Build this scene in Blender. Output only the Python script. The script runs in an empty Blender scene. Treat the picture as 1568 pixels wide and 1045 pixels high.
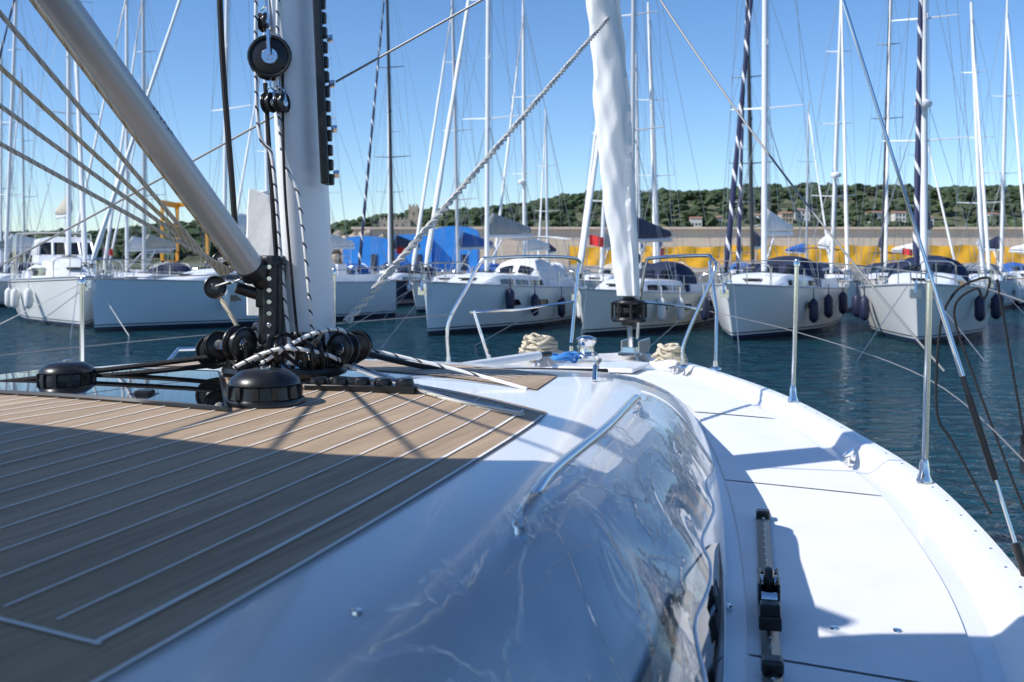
import bpy, math, random
import numpy as np
from mathutils import Vector, Matrix
random.seed(7); np.random.seed(7)
sc=bpy.context.scene
EYE=2.4
# ------------------------------------------------------------------ helpers
def herm(xs,ys):
    xs=np.array(xs,float); ys=np.array(ys,float)
    m=np.gradient(ys,xs)
    def f(x):
        x=min(max(x,xs[0]),xs[-1]); i=min(int(np.searchsorted(xs,x,side='right')-1),len(xs)-2)
        hh=xs[i+1]-xs[i]; t=(x-xs[i])/hh
        return float((2*t**3-3*t*t+1)*ys[i]+(t**3-2*t*t+t)*hh*m[i]+(-2*t**3+3*t*t)*ys[i+1]+(t**3-t*t)*hh*m[i+1])
    return f
def mat(name,col,rough=0.5,metal=0.0,var=0.0,scale=5.0,bump=0.0,bscale=50.0,coat=0.0,spec=0.5,stretch=None):
    m=bpy.data.materials.new(name); m.use_nodes=True
    nt=m.node_tree; b=nt.nodes['Principled BSDF']
    b.inputs['Base Color'].default_value=(*col,1); b.inputs['Roughness'].default_value=rough
    b.inputs['Metallic'].default_value=metal; b.inputs['Coat Weight'].default_value=coat
    b.inputs['Specular IOR Level'].default_value=spec
    tc=nt.nodes.new('ShaderNodeTexCoord')
    src=tc.outputs['Object']
    if stretch:
        mp=nt.nodes.new('ShaderNodeMapping'); mp.inputs['Scale'].default_value=stretch
        nt.links.new(src,mp.inputs[0]); src=mp.outputs[0]
    if var>0:
        n=nt.nodes.new('ShaderNodeTexNoise'); n.inputs['Scale'].default_value=scale; n.inputs['Detail'].default_value=6
        r=nt.nodes.new('ShaderNodeValToRGB')
        r.color_ramp.elements[0].position=0.3; r.color_ramp.elements[1].position=0.7
        r.color_ramp.elements[0].color=(*[c*(1-var) for c in col],1)
        r.color_ramp.elements[1].color=(*[min(1,c*(1+var)) for c in col],1)
        nt.links.new(src,n.inputs['Vector']); nt.links.new(n.outputs['Fac'],r.inputs[0]); nt.links.new(r.outputs[0],b.inputs['Base Color'])
    if bump>0:
        n=nt.nodes.new('ShaderNodeTexNoise'); n.inputs['Scale'].default_value=bscale; n.inputs['Detail'].default_value=4
        bp=nt.nodes.new('ShaderNodeBump'); bp.inputs['Strength'].default_value=bump; bp.inputs['Distance'].default_value=0.02
        nt.links.new(src,n.inputs['Vector']); nt.links.new(n.outputs['Fac'],bp.inputs['Height']); nt.links.new(bp.outputs[0],b.inputs['Normal'])
    return m
class MB:
    def __init__(s): s.v=[]; s.f=[]
    def tube(s,pts,r,n=8,closed=False,sx=1.0):
        P=[Vector(p) for p in pts]; N=len(P)
        R=r if isinstance(r,(list,tuple)) else [r]*N
        T=[]
        for i in range(N):
            if closed: t=P[(i+1)%N]-P[i-1]
            else: t=P[min(i+1,N-1)]-P[max(i-1,0)]
            T.append(t.normalized() if t.length>1e-9 else Vector((0,0,1)))
        up=Vector((0,0,1)) if abs(T[0].z)<.9 else Vector((0,1,0))
        a=T[0].cross(up).normalized(); base=len(s.v)
        for i in range(N):
            a=(a-T[i]*a.dot(T[i])).normalized(); b=T[i].cross(a)
            for k in range(n):
                w=2*math.pi*k/n
                s.v.append(tuple(P[i]+a*(math.cos(w)*R[i]*sx)+b*(math.sin(w)*R[i])))
        for i in range(N if closed else N-1):
            j=(i+1)%N
            for k in range(n):
                k2=(k+1)%n
                s.f.append((base+i*n+k,base+i*n+k2,base+j*n+k2,base+j*n+k))
        if not closed:
            s.f.append(tuple(base+k for k in range(n))[::-1]); s.f.append(tuple(base+(N-1)*n+k for k in range(n)))
        return s
    def box(s,c,sz,M=None):
        base=len(s.v); c=Vector(c)
        for dx in(-1,1):
            for dy in(-1,1):
                for dz in(-1,1):
                    p=Vector((dx*sz[0]/2,dy*sz[1]/2,dz*sz[2]/2))
                    if M: p=M@p
                    s.v.append(tuple(c+p))
        for f in((0,1,3,2),(4,6,7,5),(0,4,5,1),(2,3,7,6),(0,2,6,4),(1,5,7,3)): s.f.append(tuple(base+i for i in f))
        return s
    def grid(s,rows,closed=False):
        base=len(s.v); n=len(rows[0])
        for r in rows:
            for p in r: s.v.append(tuple(p))
        for i in range(len(rows)-1):
            for k in range(n if closed else n-1):
                k2=(k+1)%n
                s.f.append((base+i*n+k,base+i*n+k2,base+(i+1)*n+k2,base+(i+1)*n+k))
        return s
    def poly(s,pts):
        b=len(s.v); s.v+= [tuple(p) for p in pts]; s.f.append(tuple(range(b,b+len(pts)))); return s
    def lathe(s,c,prof,n=20,axis=(0,0,1)):
        q=Vector((0,0,1)).rotation_difference(Vector(axis).normalized()); c=Vector(c)
        rows=[[c+q@Vector((r*math.cos(2*math.pi*k/n),r*math.sin(2*math.pi*k/n),z)) for k in range(n)] for r,z in prof]
        return s.grid(rows,closed=True)
    def torus(s,c,R,r,axis=(0,0,1),n=24,m=8):
        q=Vector((0,0,1)).rotation_difference(Vector(axis).normalized()); c=Vector(c)
        return s.tube([c+q@Vector((R*math.cos(2*math.pi*k/n),R*math.sin(2*math.pi*k/n),0)) for k in range(n)],r,m,closed=True)
    def obj(s,name,m,parent=None,smooth=True,bevel=0,ang=40):
        me=bpy.data.meshes.new(name); me.from_pydata(s.v,[],s.f); me.update()
        if smooth:
            me.shade_smooth()
            try: me.set_sharp_from_angle(angle=math.radians(ang))
            except Exception: pass
        o=bpy.data.objects.new(name,me); sc.collection.objects.link(o)
        if m: me.materials.append(m)
        if parent: o.parent=parent
        if bevel:
            b=o.modifiers.new('bevel','BEVEL'); b.width=bevel; b.segments=2; b.limit_method='ANGLE'
        return o
def empty(name,loc=(0,0,0),rz=0):
    e=bpy.data.objects.new(name,None); sc.collection.objects.link(e); e.location=loc; e.rotation_euler=(0,0,rz); return e
def curve(pts,n=8):
    P=[Vector(p) for p in pts]; out=[]
    for i in range(len(P)-1):
        p0=P[max(i-1,0)];p1=P[i];p2=P[i+1];p3=P[min(i+2,len(P)-1)]
        for k in range(n):
            t=k/n
            out.append(.5*((2*p1)+(p2-p0)*t+(2*p0-5*p1+4*p2-p3)*t*t+(3*p1-p0-3*p2+p3)*t**3))
    out.append(P[-1]); return out
# ------------------------------------------------------------------ materials
gel=mat('gelcoat_white',(.86,.86,.85),.20,var=.03,scale=3,coat=.25)
gel2=mat('gelcoat_hull',(.82,.83,.84),.25,var=.03,scale=2)
steel=mat('stainless_steel',(.72,.72,.72),.12,1.0)
alu=mat('anodised_aluminium',(.50,.51,.52),.36,.25,var=.05)
mastw=mat('mast_paint',(.78,.79,.80),.3,0,var=.03)
masta=mat('mast_alu',(.55,.56,.57),.4,.4)
black=mat('black_plastic',(.012,.012,.013),.32,var=.2,scale=20)
blackm=mat('black_rope',(.015,.015,.017),.8,bump=.5,bscale=200)
sailw=mat('sailcloth_white',(.84,.84,.82),.7,var=.04,scale=6,bump=.5,bscale=9,stretch=(1,1,.3))
navy=mat('navy_canvas',(.012,.022,.06),.8,var=.2,bump=.2,bscale=30)
greyc=mat('grey_canvas',(.30,.31,.31),.85,var=.15,bump=.2,bscale=30)
beigec=mat('beige_canvas',(.50,.46,.38),.85,var=.12,bump=.2,bscale=30)
bluec=mat('blue_canvas',(.02,.10,.35),.8,var=.2,bump=.2,bscale=30)
whitec=mat('white_canvas',(.74,.74,.72),.8,var=.1,bump=.2,bscale=20)
glass=mat('tinted_glass',(.008,.01,.012),.03,spec=.9)
woodm=mat('toe_rail_teak',(.25,.15,.08),.6,var=.2)
wire=mat('rigging_wire',(.45,.45,.45),.35,.8)
wired=mat('stay_wire_weathered',(.22,.22,.22),.5,.3)
darkmast=mat('carbon_mast',(.03,.032,.035),.35)
redm=mat('red_flag_cloth',(.6,.03,.03),.8)
fender=mat('fender_navy',(.01,.015,.05),.5)
def ropemat(name,c1,c2,scale,p=(.04,.10)):
    m=bpy.data.materials.new(name); m.use_nodes=True; nt=m.node_tree; b=nt.nodes['Principled BSDF']; b.inputs['Roughness'].default_value=.85
    tc=nt.nodes.new('ShaderNodeTexCoord'); w=nt.nodes.new('ShaderNodeTexWave'); w.inputs['Scale'].default_value=scale; w.inputs['Distortion'].default_value=1.5
    w.bands_direction='DIAGONAL'
    r=nt.nodes.new('ShaderNodeValToRGB'); r.color_ramp.elements[0].color=(*c1,1); r.color_ramp.elements[1].color=(*c2,1)
    r.color_ramp.elements[0].position=p[0]; r.color_ramp.elements[1].position=p[1]
    nt.links.new(tc.outputs['Object'],w.inputs[0]); nt.links.new(w.outputs['Fac'],r.inputs[0]); nt.links.new(r.outputs[0],b.inputs['Base Color'])
    bp=nt.nodes.new('ShaderNodeBump'); bp.inputs['Strength'].default_value=.6; bp.inputs['Distance'].default_value=.003
    nt.links.new(w.outputs['Fac'],bp.inputs['Height']); nt.links.new(bp.outputs[0],b.inputs['Normal'])
    return m
ropeW=ropemat('rope_white_fleck',(.03,.03,.06),(.76,.76,.74),12)
ropeG=ropemat('rope_grey_braid',(.25,.25,.24),(.62,.60,.55),30)
ropeB=ropemat('rope_beige',(.35,.28,.18),(.66,.58,.44),25)
ropeBlue=ropemat('rope_blue',(.02,.08,.3),(.05,.25,.6),25)
def hullmat(name,col,stripe):
    m=bpy.data.materials.new(name); m.use_nodes=True; nt=m.node_tree; b=nt.nodes['Principled BSDF']; b.inputs['Roughness'].default_value=.2
    g=nt.nodes.new('ShaderNodeNewGeometry'); sp=nt.nodes.new('ShaderNodeSeparateXYZ'); nt.links.new(g.outputs['Position'],sp.inputs[0])
    mr=nt.nodes.new('ShaderNodeMapRange'); mr.inputs[1].default_value=-.5; mr.inputs[2].default_value=1.5; nt.links.new(sp.outputs['Z'],mr.inputs[0])
    r=nt.nodes.new('ShaderNodeValToRGB'); r.color_ramp.interpolation='CONSTANT'
    e=r.color_ramp.elements; e[0].color=(.03,.03,.035,1); e[1].position=.5*(.5+.06); e[1].color=(*stripe,1)
    x=e.new(.5*(.5+.16)); x.color=(*col,1); x=e.new(.5*(.5+.21)); x.color=(*stripe,1); x=e.new(.5*(.5+.25)); x.color=(*col,1)
    nt.links.new(mr.outputs[0],r.inputs[0])
    n=nt.nodes.new('ShaderNodeTexNoise'); n.inputs['Scale'].default_value=1.2; n.inputs['Detail'].default_value=5
    mx=nt.nodes.new('ShaderNodeMix'); mx.data_type='RGBA'; mx.blend_type='MULTIPLY'; mx.inputs[0].default_value=.12
    nt.links.new(r.outputs[0],mx.inputs[6]); nt.links.new(n.outputs['Color'],mx.inputs[7]); nt.links.new(mx.outputs[2],b.inputs['Base Color'])
    return m
hm_white=hullmat('hull_white',(.82,.82,.81),(.02,.04,.10)); hm_grey=hullmat('hull_pale_blue',(.62,.73,.80),(.02,.04,.08))
hm_navy=hullmat('hull_navy',(.03,.05,.10),(.6,.6,.6)); hm_cream=hullmat('hull_cream',(.78,.76,.70),(.02,.03,.06))
def furlmat(name,c1,c2):
    m=bpy.data.materials.new(name); m.use_nodes=True; nt=m.node_tree; b=nt.nodes['Principled BSDF']; b.inputs['Roughness'].default_value=.7
    tc=nt.nodes.new('ShaderNodeTexCoord'); sp=nt.nodes.new('ShaderNodeSeparateXYZ'); nt.links.new(tc.outputs['UV'],sp.inputs[0])
    ad=nt.nodes.new('ShaderNodeMath'); ad.operation='ADD'; fr=nt.nodes.new('ShaderNodeMath'); fr.operation='FRACT'
    nt.links.new(sp.outputs[0],ad.inputs[0]); nt.links.new(sp.outputs[1],ad.inputs[1]); nt.links.new(ad.outputs[0],fr.inputs[0])
    r=nt.nodes.new('ShaderNodeValToRGB'); r.color_ramp.interpolation='CONSTANT'; r.color_ramp.elements[0].color=(*c1,1); r.color_ramp.elements[1].color=(*c2,1); r.color_ramp.elements[1].position=.82
    nt.links.new(fr.outputs[0],r.inputs[0]); nt.links.new(r.outputs[0],b.inputs['Base Color']); return m
furl_navy=furlmat('furled_navy',(.012,.02,.07),(.7,.7,.7))
# ------------------------------------------------------------------ background sailboat
def sailboat(bx,by,aft,L=12,B=3.8,fb=1.45,fa=1.1,mh=15,hull=hm_white,cover=whitec,hood=navy,rake=.5,mm=mastw,furl=None,radar=False,saloon=False,lean=0,flag=False,nsp=2,mr=.085,fdr=True,genoa=True,arch=False):
    a=math.atan2(-aft[0],aft[1]); E=empty('sailboat',(bx,by,0),a)
    def w(k):
        f=math.sin(math.pi/2*min(k/.6,1))**.72 if k>0 else 0
        if k>.6: f=1-.2*((k-.6)/.4)**2
        return B/2*f
    def zs(k): return fb*(1-k)+fa*k-.08*math.sin(math.pi*k)
    K=[0,.01,.03,.06,.1,.15,.2,.27,.35,.45,.55,.65,.75,.85,.93,1]
    M=8
    def sec(k,q):
        base=.12+.5*min(1,k*2.2); e=.45+.5*(1-min(1,k*2.5))
        wf=base+(1-base)*q**e
        return w(k)*wf, L*k+rake*(1-q)*(1-k)**5-(.35*(q)*(k**8)), -.4+(zs(k)+.4)*q
    mb=MB()
    for sg in(-1,1):
        mb.grid([[(sg*sec(k,q/M)[0],sec(k,q/M)[1],sec(k,q/M)[2]) for q in range(M+1)] for k in K])
    mb.poly([(sec(1,q/M)[0],sec(1,q/M)[1],sec(1,q/M)[2]) for q in range(M+1)]+[(-sec(1,q/M)[0],sec(1,q/M)[1],sec(1,q/M)[2]) for q in range(M,-1,-1)])
    mb.obj('hull',hull,E,ang=60)
    mb=MB(); mb.grid([[(t*w(k),sec(k,1)[1],zs(k)-.02+.06*(1-t*t)) for t in(-1,-.5,0,.5,1)] for k in K])
    c0,c1=.2,.66
    hc=.75 if saloon else .42
    def ch(k): 
        u=min(1,max(0,(k-c0)/.16)); return .05+hc*(u*u*(3-2*u))
    ks=[c0+(c1-c0)*i/14 for i in range(15)]
    prof=[(-1,-.1),(-.95,.55),(-.84,.9),(-.5,1.02),(0,1.08),(.5,1.02),(.84,.9),(.95,.55),(1,-.1)]
    def cw(k): return .60*w(k) if k<.6 else .6*w(.6)
    rows=[[(p*cw(k),L*k,zs(k)+q*ch(k)) for p,q in prof] for k in ks]
    mb.grid(rows); mb.poly(rows[-1])
    for sg in(-1,1): 
        mb.box((sg*.62*w(.8),L*.8,zs(.8)+.16),(.22,L*.27,.34))
    mb.box((0,L*.84,zs(.84)+.12),(.35,.5,1.3)); mb.box((0,L*.95,zs(.95)+.05),(w(.95)*1.5,L*.05,.2))
    mb.obj('deck_and_coachroof',gel2,E,ang=35,bevel=.02)
    mb=MB()
    for sg in(-1,1):
        segs=[(.33,.41),(.425,.51),(.525,.63)] if not saloon else [(.33,.44),(.455,.54),(.555,.65)]
        for a0,a1 in segs:
            rr=[]
            for i in range(4):
                k=a0+(a1-a0)*i/3; lo,hi=(.18,.58)
                rr.append([(sg*(cw(k)*(1-.05*(q+.1)/.65)+.02),L*k,zs(k)+q*ch(k)) for q in(lo,hi)])
            mb.grid(rr)
    for k in(.27,.4,.55): mb.box((0,L*k,zs(k)+1.1*ch(k)+.02),(.55,.5,.05))
    for sg in(-1,1): 
        for k in(.35,.5): 
            sx,sy,sz=sec(k,.72); mb.box((sg*(sx+.01),sy,sz),(.03,.75,.2))
    if saloon:
        mb.box((0,L*.335,zs(.3)+.62*ch(.33)),(cw(.3)*1.2,.05,.3))
    mb.obj('windows',glass,E,smooth=False)
    if saloon:
        zw=zs(.6)+ch(.6); W=cw(.6)*.92
        y0,y1=L*.43,L*.70; hh=1.0
        def ring(f,z): return [(-W*f,y0+.9*(z/hh),zw-.15+z),(W*f,y0+.9*(z/hh),zw-.15+z),(W*f,y1,zw-.15+z),(-W*f,y1,zw-.15+z)]
        mb=MB(); mb.grid([ring(1,0),ring(.98,.35*hh)],closed=True); mb.grid([ring(.92,.85*hh),ring(.9,hh),ring(.6,hh*1.08)],closed=True); mb.poly(ring(.6,hh*1.08))
        lo=ring(.98,.35*hh); hi=ring(.92,.85*hh)
        for (i0,i1,ns_) in((0,1,4),(1,2,3),(3,0,3)):
            for q in range(ns_+1):
                a_=Vector(lo[i0]).lerp(Vector(lo[i1]),q/ns_); b_=Vector(hi[i0]).lerp(Vector(hi[i1]),q/ns_); mb.tube([a_,b_],.05,4)
        mb.obj('wheelhouse',gel2,E,ang=35)
        MB().grid([[Vector(p)*1.0+Vector((-.02 if p[0]>0 else .02,0.04 if p[1]<y1 else -.02,0)) for p in r_] for r_ in(lo,hi)],closed=True).obj('wheelhouse_glass',glass,E,False)
    mb=MB(); 
    for sg in(-1,1): mb.tube([(sg*w(k),sec(k,1)[1],zs(k)+.02) for k in K],.03,6)
    mb.obj('toe_rail',alu if random.random()<.6 else woodm,E)
    mb=MB()
    SK=[.14,.3,.46,.62,.78,.9]
    for sg in(-1,1):
        for k in SK: mb.tube([(sg*w(k)*.97,L*k,zs(k)),(sg*w(k)*.97,L*k,zs(k)+.62)],.014,5)
        for hh in(.32,.61):
            mb.tube([(sg*w(k)*.97,L*k,zs(k)+hh) for k in [.1]+SK],.006,4)
        mb.tube(curve([(sg*w(.14)*.95,L*.13,zs(.1)),(sg*w(.13)*.98,L*.12,zs(.1)+.62),(sg*w(.05)*1.0,L*.04,zs(0)+.66),(sg*.16,-.12,zs(0)+.62),(sg*.14,-.02,zs(0)+.3),(sg*.13,.12,zs(0))],5),.018,6)
        mb.tube([(sg*w(.05),L*.05,zs(0)),(sg*w(.05),L*.045,zs(0)+.64)],.016,6)
        mb.tube(curve([(sg*w(.9),L*.9,zs(.9)),(sg*w(.9),L*.9,zs(.9)+.62),(sg*w(.97),L*.985,zs(1)+.64),(sg*.4,L*.995,zs(1)+.64),(sg*.4,L*.995,zs(1))],5),.018,6)
    mb.tube([(-.16,-.12,zs(0)+.36),(.16,-.12,zs(0)+.36)],.014,5)
    if arch:
        for yy in(.86,.97):
            mb.tube(curve([(-w(.9)*.9,L*yy,zs(.9)),(-w(.9)*.9,L*yy,zs(.9)+1.7),(-w(.9)*.7,L*yy,zs(.9)+2.0),(w(.9)*.7,L*yy,zs(.9)+2.0),(w(.9)*.9,L*yy,zs(.9)+1.7),(w(.9)*.9,L*yy,zs(.9))],5),.03,6)
    mb.torus((0,L*.86,zs(.86)+.75),.42,.02,axis=(0,1,.2),n=20,m=5)
    mb.tube([(0,.5,zs(0)+.1),(0,-.25,zs(0)+.05),(0,-.32,zs(0)-.25)],.03,6); mb.box((0,-.22,zs(0)-.25),(.3,.06,.25))
    mb.obj('rails',steel,E)
    wc=cw(.6)*1.05; zb=zs(.66)
    def archrow(y,h,ww,n=12): return [(-ww*math.cos(math.pi*i/n),y,zb+h*math.sin(math.pi*i/n)**.6) for i in range(n+1)]
    if not saloon:
        mb=MB(); mb.grid([archrow(L*.615,hc+.08,wc*.8),archrow(L*.64,hc+.45,wc*.95),archrow(L*.67,hc+.68,wc),archrow(L*.72,hc+.75,wc),archrow(L*.745,hc+.72,wc)])
        mb.obj('sprayhood',hood,E)
        mb=MB()
        for q0,q1 in((.28,.46),(.54,.72)):
            rr=[]
            for i in range(5):
                t=q0+(q1-q0)*i/4; 
                a1=Vector((-wc*.8*math.cos(math.pi*t),L*.615,zb+(hc+.08)*math.sin(math.pi*t)**.6)); a2=Vector((-wc*.95*math.cos(math.pi*t),L*.64,zb+(hc+.45)*math.sin(math.pi*t)**.6))
                off=Vector((0,-.03,.015)); rr.append([a1.lerp(a2,.15)+off,a1.lerp(a2,.9)+off])
            mb.grid(rr)
        mb.obj('sprayhood_window',glass,E)
    if arch or random.random()<.35:
        mb=MB(); mb.grid([[(w(.85)*.8*x,L*y,zs(.85)+2.05-.12*x*x-.05*abs(y-.85)*10) for x in(-1,-.5,0,.5,1)] for y in(.76,.85,.95)]); mb.obj('bimini',hood,E)
        mb=MB()
        for yy in(.76,.95):
            for sg in(-1,1): mb.tube([(sg*w(.85)*.85,L*.85,zs(.85)),(sg*w(.85)*.8,L*yy,zs(.85)+1.9)],.015,5)
        mb.obj('bimini_frame',steel,E)
    my=L*.4; zd=zs(.4)+ch(.4); dx=lean
    def mp(z): return Vector((dx*z/mh,my+.012*z,zd+z))
    mb=MB(); mb.tube([mp(-.4),mp(mh*.5),mp(mh*.9),mp(mh)],[mr,mr,mr*.8,mr*.6],10)
    mb.tube([mp(mh)+Vector((0,0,0)),mp(mh)+Vector((0,-.25,.15))],.015,5); mb.tube([mp(mh),mp(mh)+Vector((0,0,.8))],.006,4)
    tips=[]
    for i in range(nsp):
        f=.36+.28*i if nsp==2 else .26+.24*i
        ln=B*.30*(1-.22*i)
        row=[]
        for sg in(-1,1):
            tip=mp(mh*f)+Vector((sg*ln,.25,.08)); mb.tube([mp(mh*f),tip],[.035,.02],6,sx=.6); row.append(tip)
        tips.append(row)
    mb.tube([mp(mh*.5)+Vector((-.12,-.05,0)),mp(mh*.5)+Vector((.12,-.05,0)),mp(mh*.5)+Vector((.12,-.05,.15))],.02,5)
    mb.obj('mast',mm,E)
    mb=MB()
    for si,sg in enumerate((-1,1)):
        cp=Vector((sg*w(.42)*.92,L*.43,zs(.42)))
        mb.tube([cp]+[t[si] for t in tips]+[mp(mh*.97)],.009,4)
        mb.tube([cp,mp(mh*.36)],.008,4); mb.tube([cp-Vector((0,.4,0)),mp(mh*.36)],.008,4)
        if nsp>1: mb.tube([tips[0][si],mp(mh*.64)],.007,4)
        mb.tube([(sg*w(.95)*.8,L*.98,zs(1)),mp(mh)],.008,4)
    for q in(-.14,.13,.2): mb.tube([mp(.6)+Vector((q,.1,0)),mp(mh*.93)+Vector((q*.4,.05,0))],.008,4)
    for sg in(-1,1): mb.tube([(sg*.2,.1,zs(0)),(sg*(.8+random.random()),-3.0-random.random()*2,-.1)],.012,4)
    mb.tube([(.02,-.05,zs(0)+.1),mp(mh*.95)],.01,4)
    mb.obj('standing_rigging',wire,E)
    if genoa:
        p0=Vector((0,-.0,zs(0)+.5)); p1=mp(mh*.93)
        n=26; mb=MB(); pts=[p0.lerp(p1,i/(n-1)) for i in range(n)]
        R=[(.05 if i==0 else .095-.055*(i/n)+.008*math.sin(i*1.7)) for i in range(n)]
        mb.tube(pts,R,8); o=mb.obj('furled_genoa',furl or sailw,E)
        uv=o.data.uv_layers.new(name='UVMap')
        for poly in o.data.polygons:
            for li in poly.loop_indices:
                vi=o.data.loops[li].vertex_index; k=vi%8; i=vi//8
                if poly.index//8<n-1 and (poly.index%8)==7 and k==0: k=8
                uv.data[li].uv=(k/8,i*(mh/n)/1.1)
        mb=MB(); mb.lathe(p0-Vector((0,0,.15)),[(0.01,0),(.11,.01),(.11,.03),(.05,.05),(.05,.11),(.11,.13),(.11,.15),(.01,.16)],12); mb.obj('furler_drum',black,E)
    zb=1.35 if not saloon else 1.7; bl=L*.36
    mb=MB(); mb.tube([mp(zb),Vector((dx*0,my+bl,zd+zb+.1))],.08,8); mb.tube([mp(.2),Vector((0,my+bl*.35,zd+zb-.02))],.03,6); mb.tube([(0,my+bl*.9,zd+zb),(0,my+bl*.9,zs(.8)+.2)],.012,4)
    mb.obj('boom',mm if mm!=darkmast else masta,E)
    rows=[]; n=12
    for i in range(15):
        u=i/14; hh=(.62*(1-u)+.22)*(1 if 0<i<14 else .4); ww=.17*(1 if 0<i<14 else .4)*(1-.3*u)
        c=Vector((.02*math.sin(i*2.1),my+.15+(bl-.15)*u,zd+zb+.12+.1*u+hh*.42))
        rows.append([c+Vector((ww*math.cos(2*math.pi*j/n)*(1-.35*math.sin(2*math.pi*j/n)),0,hh*.5*math.sin(2*math.pi*j/n))) for j in range(n)])
    mb=MB(); mb.grid(rows,closed=True); mb.poly(rows[0]); mb.poly(rows[-1]); mb.obj('sail_cover',cover,E)
    if radar:
        mb=MB(); c=mp(mh*.33)+Vector((0,-.32,0)); mb.lathe(c,[(.01,-.12),(.22,-.12),(.27,-.04),(.26,.05),(.15,.12),(.01,.13)],16); mb.box(c+Vector((0,.15,-.14)),(.12,.35,.05)); mb.obj('radar_dome',gel2,E)
    if fdr:
        mb=MB()
        for sg in(-1,1):
            for k in(.30,.44,.58):
                k=k+random.uniform(-.04,.04)
                x,y,z=sec(k,.9); mb.lathe((sg*(x+.14),y,zs(k)-1.0+random.uniform(-.15,.15)),[(.01,0),(.11,.06),(.15,.15),(.15,.65),(.09,.75),(.02,.81),(.012,1.15)],10)
        mb.obj('fenders',fender if (random.random()<.6 or furl) else whitec,E)
    if flag:
        mb=MB(); mb.tube([(w(.9)*.8,L*.99,zs(1)+.5),(w(.9)*.8,L*1.03,zs(1)+2.2)],.012,5); mb.obj('flag_staff',steel,E)
        rows=[[(w(.9)*.8+.05+.6*i/6,L*1.02+.08*math.sin(i*1.2),zs(1)+2.15-.42*j/3-.12*i/6) for i in range(7)] for j in range(4)]
        MB().grid(rows).obj('flag',redm,E)
    return E
S=sailboat
S(-15.0,35,(-.50,.866),L=12.5,fb=1.85,fa=1.65,hull=hm_white,cover=beigec,hood=beigec,saloon=True,arch=True,mh=16)
S(-14.2,33.6,(.60,.80),L=13.5,B=4,fb=1.8,fa=1.5,hull=hm_grey,cover=whitec,hood=whitec,rake=.15,mh=17)
S(-2.75,31.8,(.42,.91),L=11,B=3.8,fb=1.7,fa=1.35,hull=hm_grey,cover=greyc,hood=whitec,rake=.15,mh=15.5,flag=True)
S(2.1,31,(.48,.88),L=11,B=3.6,fb=1.5,fa=1.2,hull=hm_cream,cover=navy,hood=navy,rake=.5,mh=14.5,mm=masta)
S(6.3,29.3,(.46,.89),L=12,B=4.1,fb=1.7,fa=1.4,hull=hm_white,cover=whitec,hood=navy,rake=1.0,mh=15.5,furl=furl_navy,mr=.1)
S(11.2,27.6,(.42,.91),L=12.5,B=4.3,fb=1.75,fa=1.4,hull=hm_white,cover=navy,hood=navy,rake=1.3,mh=16.5,furl=furl_navy,radar=True,nsp=3,mr=.11)
row2=[(-33,52,hm_white,greyc,navy,masta),(-28.5,50,hm_white,whitec,whitec,mastw),(-24.5,55,hm_grey,whitec,greyc,mastw),(-20.5,50,hm_white,beigec,navy,masta),(-16,56,hm_cream,navy,bluec,mastw),
(-11,47,hm_white,whitec,bluec,mastw),(-8.0,52,hm_navy,navy,navy,darkmast),(-4.6,46,hm_white,bluec,bluec,masta),(-1.0,54,hm_white,whitec,whitec,mastw),(3.2,48,hm_cream,greyc,beigec,mastw),
(7.2,50,hm_white,bluec,navy,mastw),(10.2,45,hm_navy,navy,navy,darkmast),(15.5,46,hm_white,whitec,navy,mastw),(19.5,52,hm_white,navy,navy,darkmast),(23,48,hm_grey,whitec,greyc,mastw),(28,54,hm_white,navy,navy,mastw)]
for i,(x,y,h,c,hd_,mm) in enumerate(row2):
    S(x,y,(random.uniform(.1,.4),.95),L=random.uniform(10,13),B=3.7,mh=random.uniform(14,19),hull=h,cover=c,hood=hd_,mm=mm,radar=(i%4==0),lean=random.uniform(-.6,.6),nsp=random.choice((2,3)),furl=furl_navy if i%5==1 else None,flag=(i%4==1),mr=random.uniform(.08,.12))
row3=[(-40,78),(-30,74),(-18,76),(-9,73),(2,77),(9,72),(17,75),(25,78),(33,74),(40,70),(-36,66),(47,76)]
for i,(x,y) in enumerate(row3):
    S(x,y,(random.uniform(-.3,.3),.95),L=random.uniform(9.5,12),B=3.5,mh=random.uniform(13,17),hull=random.choice((hm_white,hm_cream,hm_white)),cover=random.choice((whitec,navy,bluec)),hood=random.choice((navy,bluec,whitec)),mm=random.choice((mastw,masta)),lean=random.uniform(-.4,.4),fdr=False)
# ------------------------------------------------------------------ setting
wm=bpy.data.materials.new('sea_water'); wm.use_nodes=True; nt=wm.node_tree; b=nt.nodes['Principled BSDF']
b.inputs['Base Color'].default_value=(.006,.050,.072,1); b.inputs['Roughness'].default_value=.05; b.inputs['IOR'].default_value=1.33
tc=nt.nodes.new('ShaderNodeTexCoord'); mp_=nt.nodes.new('ShaderNodeMapping'); mp_.inputs['Scale'].default_value=(.8,1,1); mp_.inputs['Rotation'].default_value=(0,0,.3)
nt.links.new(tc.outputs['Object'],mp_.inputs[0])
n1=nt.nodes.new('ShaderNodeTexNoise'); n1.inputs['Scale'].default_value=3.0; n1.inputs['Detail'].default_value=4; n1.inputs['Roughness'].default_value=.55; n1.inputs['Distortion'].default_value=.8
n2=nt.nodes.new('ShaderNodeTexNoise'); n2.inputs['Scale'].default_value=.9; n2.inputs['Detail'].default_value=3
for n in(n1,n2): nt.links.new(mp_.outputs[0],n.inputs['Vector'])
b1=nt.nodes.new('ShaderNodeBump'); b1.inputs['Strength'].default_value=1; b1.inputs['Distance'].default_value=.42
b2=nt.nodes.new('ShaderNodeBump'); b2.inputs['Strength'].default_value=1; b2.inputs['Distance'].default_value=.55
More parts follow.
